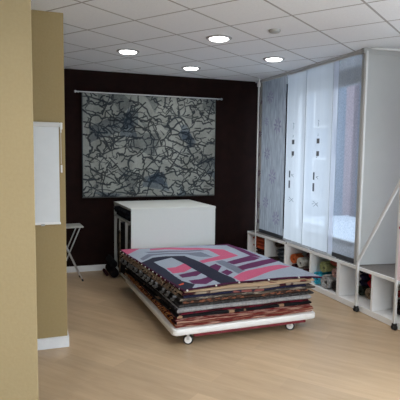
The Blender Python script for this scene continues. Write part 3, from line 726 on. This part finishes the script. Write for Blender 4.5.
# darker bluish-grey angular patches
for k in range(22):
    cx, cy = rng.rand()*nx, rng.rand()*nz; R0 = rng.uniform(18, 42); m_ = 4; an = np.sort(rng.rand(m_+1)*2*PI); P = [(cx+R0*rng.uniform(.7, 1.5)*math.cos(a), cy+R0*rng.uniform(.6, 1.3)*math.sin(a)) for a in an]
    c = np.zeros((nz, nx), bool); j = len(P)-1
    for i in range(len(P)):
        xi, yi = P[i]; xj, yj = P[j]
        with np.errstate(divide='ignore', invalid='ignore'): hit = ((yi > yy) != (yj > yy)) & (xx < (xj-xi)*(yy-yi)/(yj-yi+1e-9)+xi)
        c ^= hit; j = i
    tint = np.array([.50, .52, .55]) if k % 3 else np.array([.40, .46, .56])
    base = np.where(c[..., None], base*(tint+.18*smooth_noise(3, 30+k)[..., None]), base)
# a long slanting darker bluish band upper left
d_ = np.abs((yy-(nz*.60))-(.42*(xx-nx*.05))); msk = (d_ < 20+8*smooth_noise(16, 5)) & (xx < nx*.40) & (xx > nx*.05)
base = np.where(msk[..., None], base*np.array([.5, .54, .60]), base)
ink = np.zeros((nz, nx))
def stroke(x, y, a, L, w, wob):
    st = 1.0; n_ = int(L)
    for i in range(n_):
        f = i/max(1, n_); ww = w*(1-.55*f); x += math.cos(a)*st; y += math.sin(a)*st; a += rng.randn()*wob
        x0, x1, y0, y1 = int(x-4), int(x+5), int(y-4), int(y+5)
        if x1 < 0 or x0 >= nx or y1 < 0 or y0 >= nz: continue
        x0, y0, x1, y1 = max(0, x0), max(0, y0), min(nx, x1), min(nz, y1)
        sx, sy = xx[y0:y1, x0:x1], yy[y0:y1, x0:x1]
        dd = np.sqrt((sx-x)**2+(sy-y)**2); ink[y0:y1, x0:x1] = np.maximum(ink[y0:y1, x0:x1], np.clip(ww-dd+.5, 0, 1))
        if rng.rand() < .010 and w > 2.2: stroke(x, y, a+rng.choice([-1, 1])*rng.uniform(.5, 1.2), L*rng.uniform(.2, .45), w*.7, wob)
def cells(npts, seed, w0, w1, keep, warp):
    """network of wavering branches: borders between random cells, thinning and breaking off"""
    rg = np.random.RandomState(seed); P = np.stack([rg.uniform(-20, nx+20, npts), rg.uniform(-20, nz+20, npts)], 1)
    wx = xx+warp*(smooth_noise(14, seed+1)-.5)*2+warp*.5*(smooth_noise(5, seed+3)-.5); wy = (yy+warp*(smooth_noise(14, seed+2)-.5)*2)*1.35+warp*.5*(smooth_noise(5, seed+4)-.5)
    d1 = np.full((nz, nx), 1e9); d2 = d1.copy()
    for px_, py_ in P:
        d = np.hypot(wx-px_, wy-py_*1.35); m2 = d < d1; d2 = np.where(m2, d1, np.minimum(d2, d)); d1 = np.where(m2, d, d1)
    g = smooth_noise(18, seed+5); ww = w0+(w1-w0)*g; ww = np.where(g < keep, -2, ww)
    f = d2-d1; g2, g1 = np.gradient(f); return np.clip(ww-f/np.maximum(np.hypot(g1, g2), .5)+.5, 0, 1)
ink = np.maximum(ink, cells(85, 21, 1.1, 3.2, .22, 8)); ink = np.maximum(ink, cells(190, 41, .6, 2.3, .36, 7))
for gy_ in range(5):
    for gx_ in range(7):
        x_, y_ = (gx_+rng.rand())*nx/7, (gy_+rng.rand())*nz/5
        stroke(x_, y_, rng.choice([0, PI])+rng.normal(0, .9), rng.uniform(50, 130), rng.uniform(1.8, 3.0), .05)
for k in range(60):
    stroke(rng.uniform(0, nx), rng.uniform(0, nz), rng.rand()*2*PI, rng.uniform(18, 45), rng.uniform(1.5, 2.2), .07)
ink[:, :3] = 1; ink[:, -2:] = .6; ink[:3, :] = np.maximum(ink[:3, :], .6)
tint = np.array([.010, .013, .017])[None, None]+.01*smooth_noise(20, 9)[..., None]*np.array([0, .4, 1])[None, None]
tcol = base*(1-ink[..., None]*.90)+tint*ink[..., None]
b = B(); lay = b.verts.layers.float_color.new('weave'); V = []
for j in range(nz):
    row = []
    for i in range(nx):
        X_ = -TW/2+TW*i/(nx-1); v = b.verts.new((X_, -.012-.006*math.sin(X_*2.6+.4)*(1-j/nz), TH*j/(nz-1))); v[lay] = (*tcol[j, i], 1); row.append(v)
    V.append(row)
for j in range(nz-1):
    for i in range(nx-1): b.faces.new((V[j][i], V[j][i+1], V[j+1][i+1], V[j+1][i]))
bb = [(-TW/2, .0, 0), (TW/2, .0, 0), (TW/2, .0, TH), (-TW/2, .0, TH)]; q = [b.verts.new(p_) for p_ in bb]
for v in q: v[lay] = (.05, .05, .05, 1)
b.faces.new(q[::-1])
b.faces.new([q[0]]+[q[1]]+V[0][::-1]); b.faces.new([q[2], q[3]]+V[-1]); b.faces.new([q[3], q[0]]+[r[0] for r in V]); b.faces.new([q[1], q[2]]+[r[-1] for r in V[::-1]])
obj('woven_panel', b, attr_mat('tapestry_weave', bscale=220), tp)
rod = obj('hanging_rod', tube(B(), [(-1.07, -.012, TH+.012), (1.085, -.012, TH+.012)], .0085, 10), MT['chrome'], tp, True)
for x in (-1.075, 1.09): obj('finial', lathe(B(), [(.006, -.018), (.017, -.010), (.017, .006), (.008, .018)], (x, -.012, TH+.012), 14, 'x'), MT['chrome'], rod, True)
for x in (-1.035, 1.05): obj('bracket', box(B(), x-.008, x+.008, -.01, .044, TH+.003, TH+.022, .002), MT['chrome'], rod)
obj('bottom_rod', tube(B(), [(-TW/2, -.008, -.006), (TW/2, -.008, -.006)], .006, 8), MT['black'], tp, True)

# ------------------------------------------------------------------ roller screen on the pillar
rs = thing('roller_screen', 'white roller screen hanging on the beige pillar at the left', 'screen', (0, 4.279, 0))
obj('cassette', box(B(), -.46, .292, -.048, -.008, 1.905, 1.942, .006), MT['metalwhite'], rs)
m_scr = mat('white_screen_cloth', (.70, .73, .75), .7, (.68, .71, .73), 12)
obj('screen_cloth', box(B(), -.45, .284, -.026, -.022, 1.10, 1.906), m_scr, rs)
obj('bottom_bar', box(B(), -.455, .290, -.034, -.014, 1.088, 1.106, .003), MT['plat'], rs)
obj('pull_tab', box(B(), .13, .16, -.036, -.030, 1.078, 1.096, .002), MT['grey'], rs)
b = B(); box(b, .293, .312, -.050, -.002, 1.885, 1.942, .005); box(b, .296, .306, -.030, -.012, 1.858, 1.89, .003); obj('bracket', b, MT['plat'], rs)
b = B(); box(b, .296, .309, -.030, 0, 1.525, 1.590, .003); obj('cord_clip', b, MT['plat'], rs)
obj('cord', tube(B(), [(.300, -.02, 1.87), (.301, -.02, 1.6)], .0018, 6), MT['plat'], rs)

# ------------------------------------------------------------------ folding stool
st = thing('folding_stool', 'folding steel stool with grey-green top between the pillar and the back wall', 'stool', (.55, 6.58, 0), rad(3))
obj('seat', box(B(), -.20, .165, -.17, .15, .722, .742, .006), MT['stooltop'], st)
def frame(y, x0, z0, x1, z1): return [(x0, y, z0), (x1, y, z1)]
for y in (-.13, .12):
    obj('leg', tube(B(), frame(y, .125, .722, -.175, .022), .0085, 10), MT['chrome'], st, True)
    obj('leg', tube(B(), frame(y*.86, -.155, .722, .150, .022), .0085, 10), MT['chrome'], st, True)
    obj('rubber_foot', tube(B(), frame(y, -.172, .03, -.182, .0), .012, 10), MT['black'], st)
    obj('rubber_foot', tube(B(), frame(y*.86, .147, .03, .157, .0), .012, 10), MT['black'], st)
obj('footrest', tube(B(), [(.092, -.10, .158), (.092, .11, .158)], .008, 10), MT['chrome'], st, True)
obj('footrest', tube(B(), [(-.095, -.12, .21), (-.095, .13, .21)], .008, 10), MT['chrome'], st, True)
obj('pivot_bar', tube(B(), [(-.02, -.135, .385), (-.02, .13, .385)], .006, 10), MT['chrome'], st, True)

# ------------------------------------------------------------------ ceiling fixtures
m_em = emit_mat('lamp_glow', (1, .98, .96), 9)
def downlight(x, y, label, power, first=[None]):
    t = thing('ceiling_downlight', label, 'ceiling light', (x, y, CZ), 0, 'recessed round ceiling lights')
    obj('trim_ring', lathe(B(), [(.090, -.001), (.128, -.001), (.130, -.005), (.122, -.010), (.100, -.012), (.098, -.001)], n=40), MT['grey'], t, True)
    obj('glass_disc', lathe(B(), [(.092, -.002), (.094, -.012), (.086, -.020), (.05, -.024), (.001, -.025)], n=40), m_em, t, True)
    l = bpy.data.lights.new('downlight_lamp', 'AREA'); l.shape = 'DISK'; l.size = .17; l.energy = power; l.color = (1, .965, .92); l.spread = rad(150)
    o = bpy.data.objects.new('downlight_lamp', l); COL.objects.link(o); o.parent = t; o.location = (0, 0, -.03)
    return t
downlight(1.133, 5.55, 'leftmost of the lit round ceiling lights, above the tapestry', 5)
downlight(1.842, 4.58, 'lit round ceiling light nearest the camera, above the rug stack', 5)
downlight(2.123, 6.259, 'lit round ceiling light closest to the back wall', 5)
downlight(2.834, 5.28, 'rightmost of the lit round ceiling lights, near the window', 5)
downlight(-.6, 1.3, 'unseen added ceiling light left of the camera, brightening the near wall', 13)  # this and the next three: unseen lamps added to brighten the near room
downlight(.9, 1.5, 'unseen added ceiling light just in front of the camera', 10)
downlight(2.4, 2.0, 'unseen added ceiling light near the side window, outside the picture', 12)
downlight(1.2, -.9, 'unseen added ceiling light behind the camera, near the shopfront', 12)
dt = obj('smoke_detector', lathe(B(), [(.055, 0), (.055, -.012), (.045, -.022), (.02, -.026), (.001, -.026)], n=32), MT['whitewall'], loc=(2.20, 4.10, CZ-.0005), smooth=True)
tag(dt, 'small flat white disc on the ceiling right of the nearest lamp', 'detector')
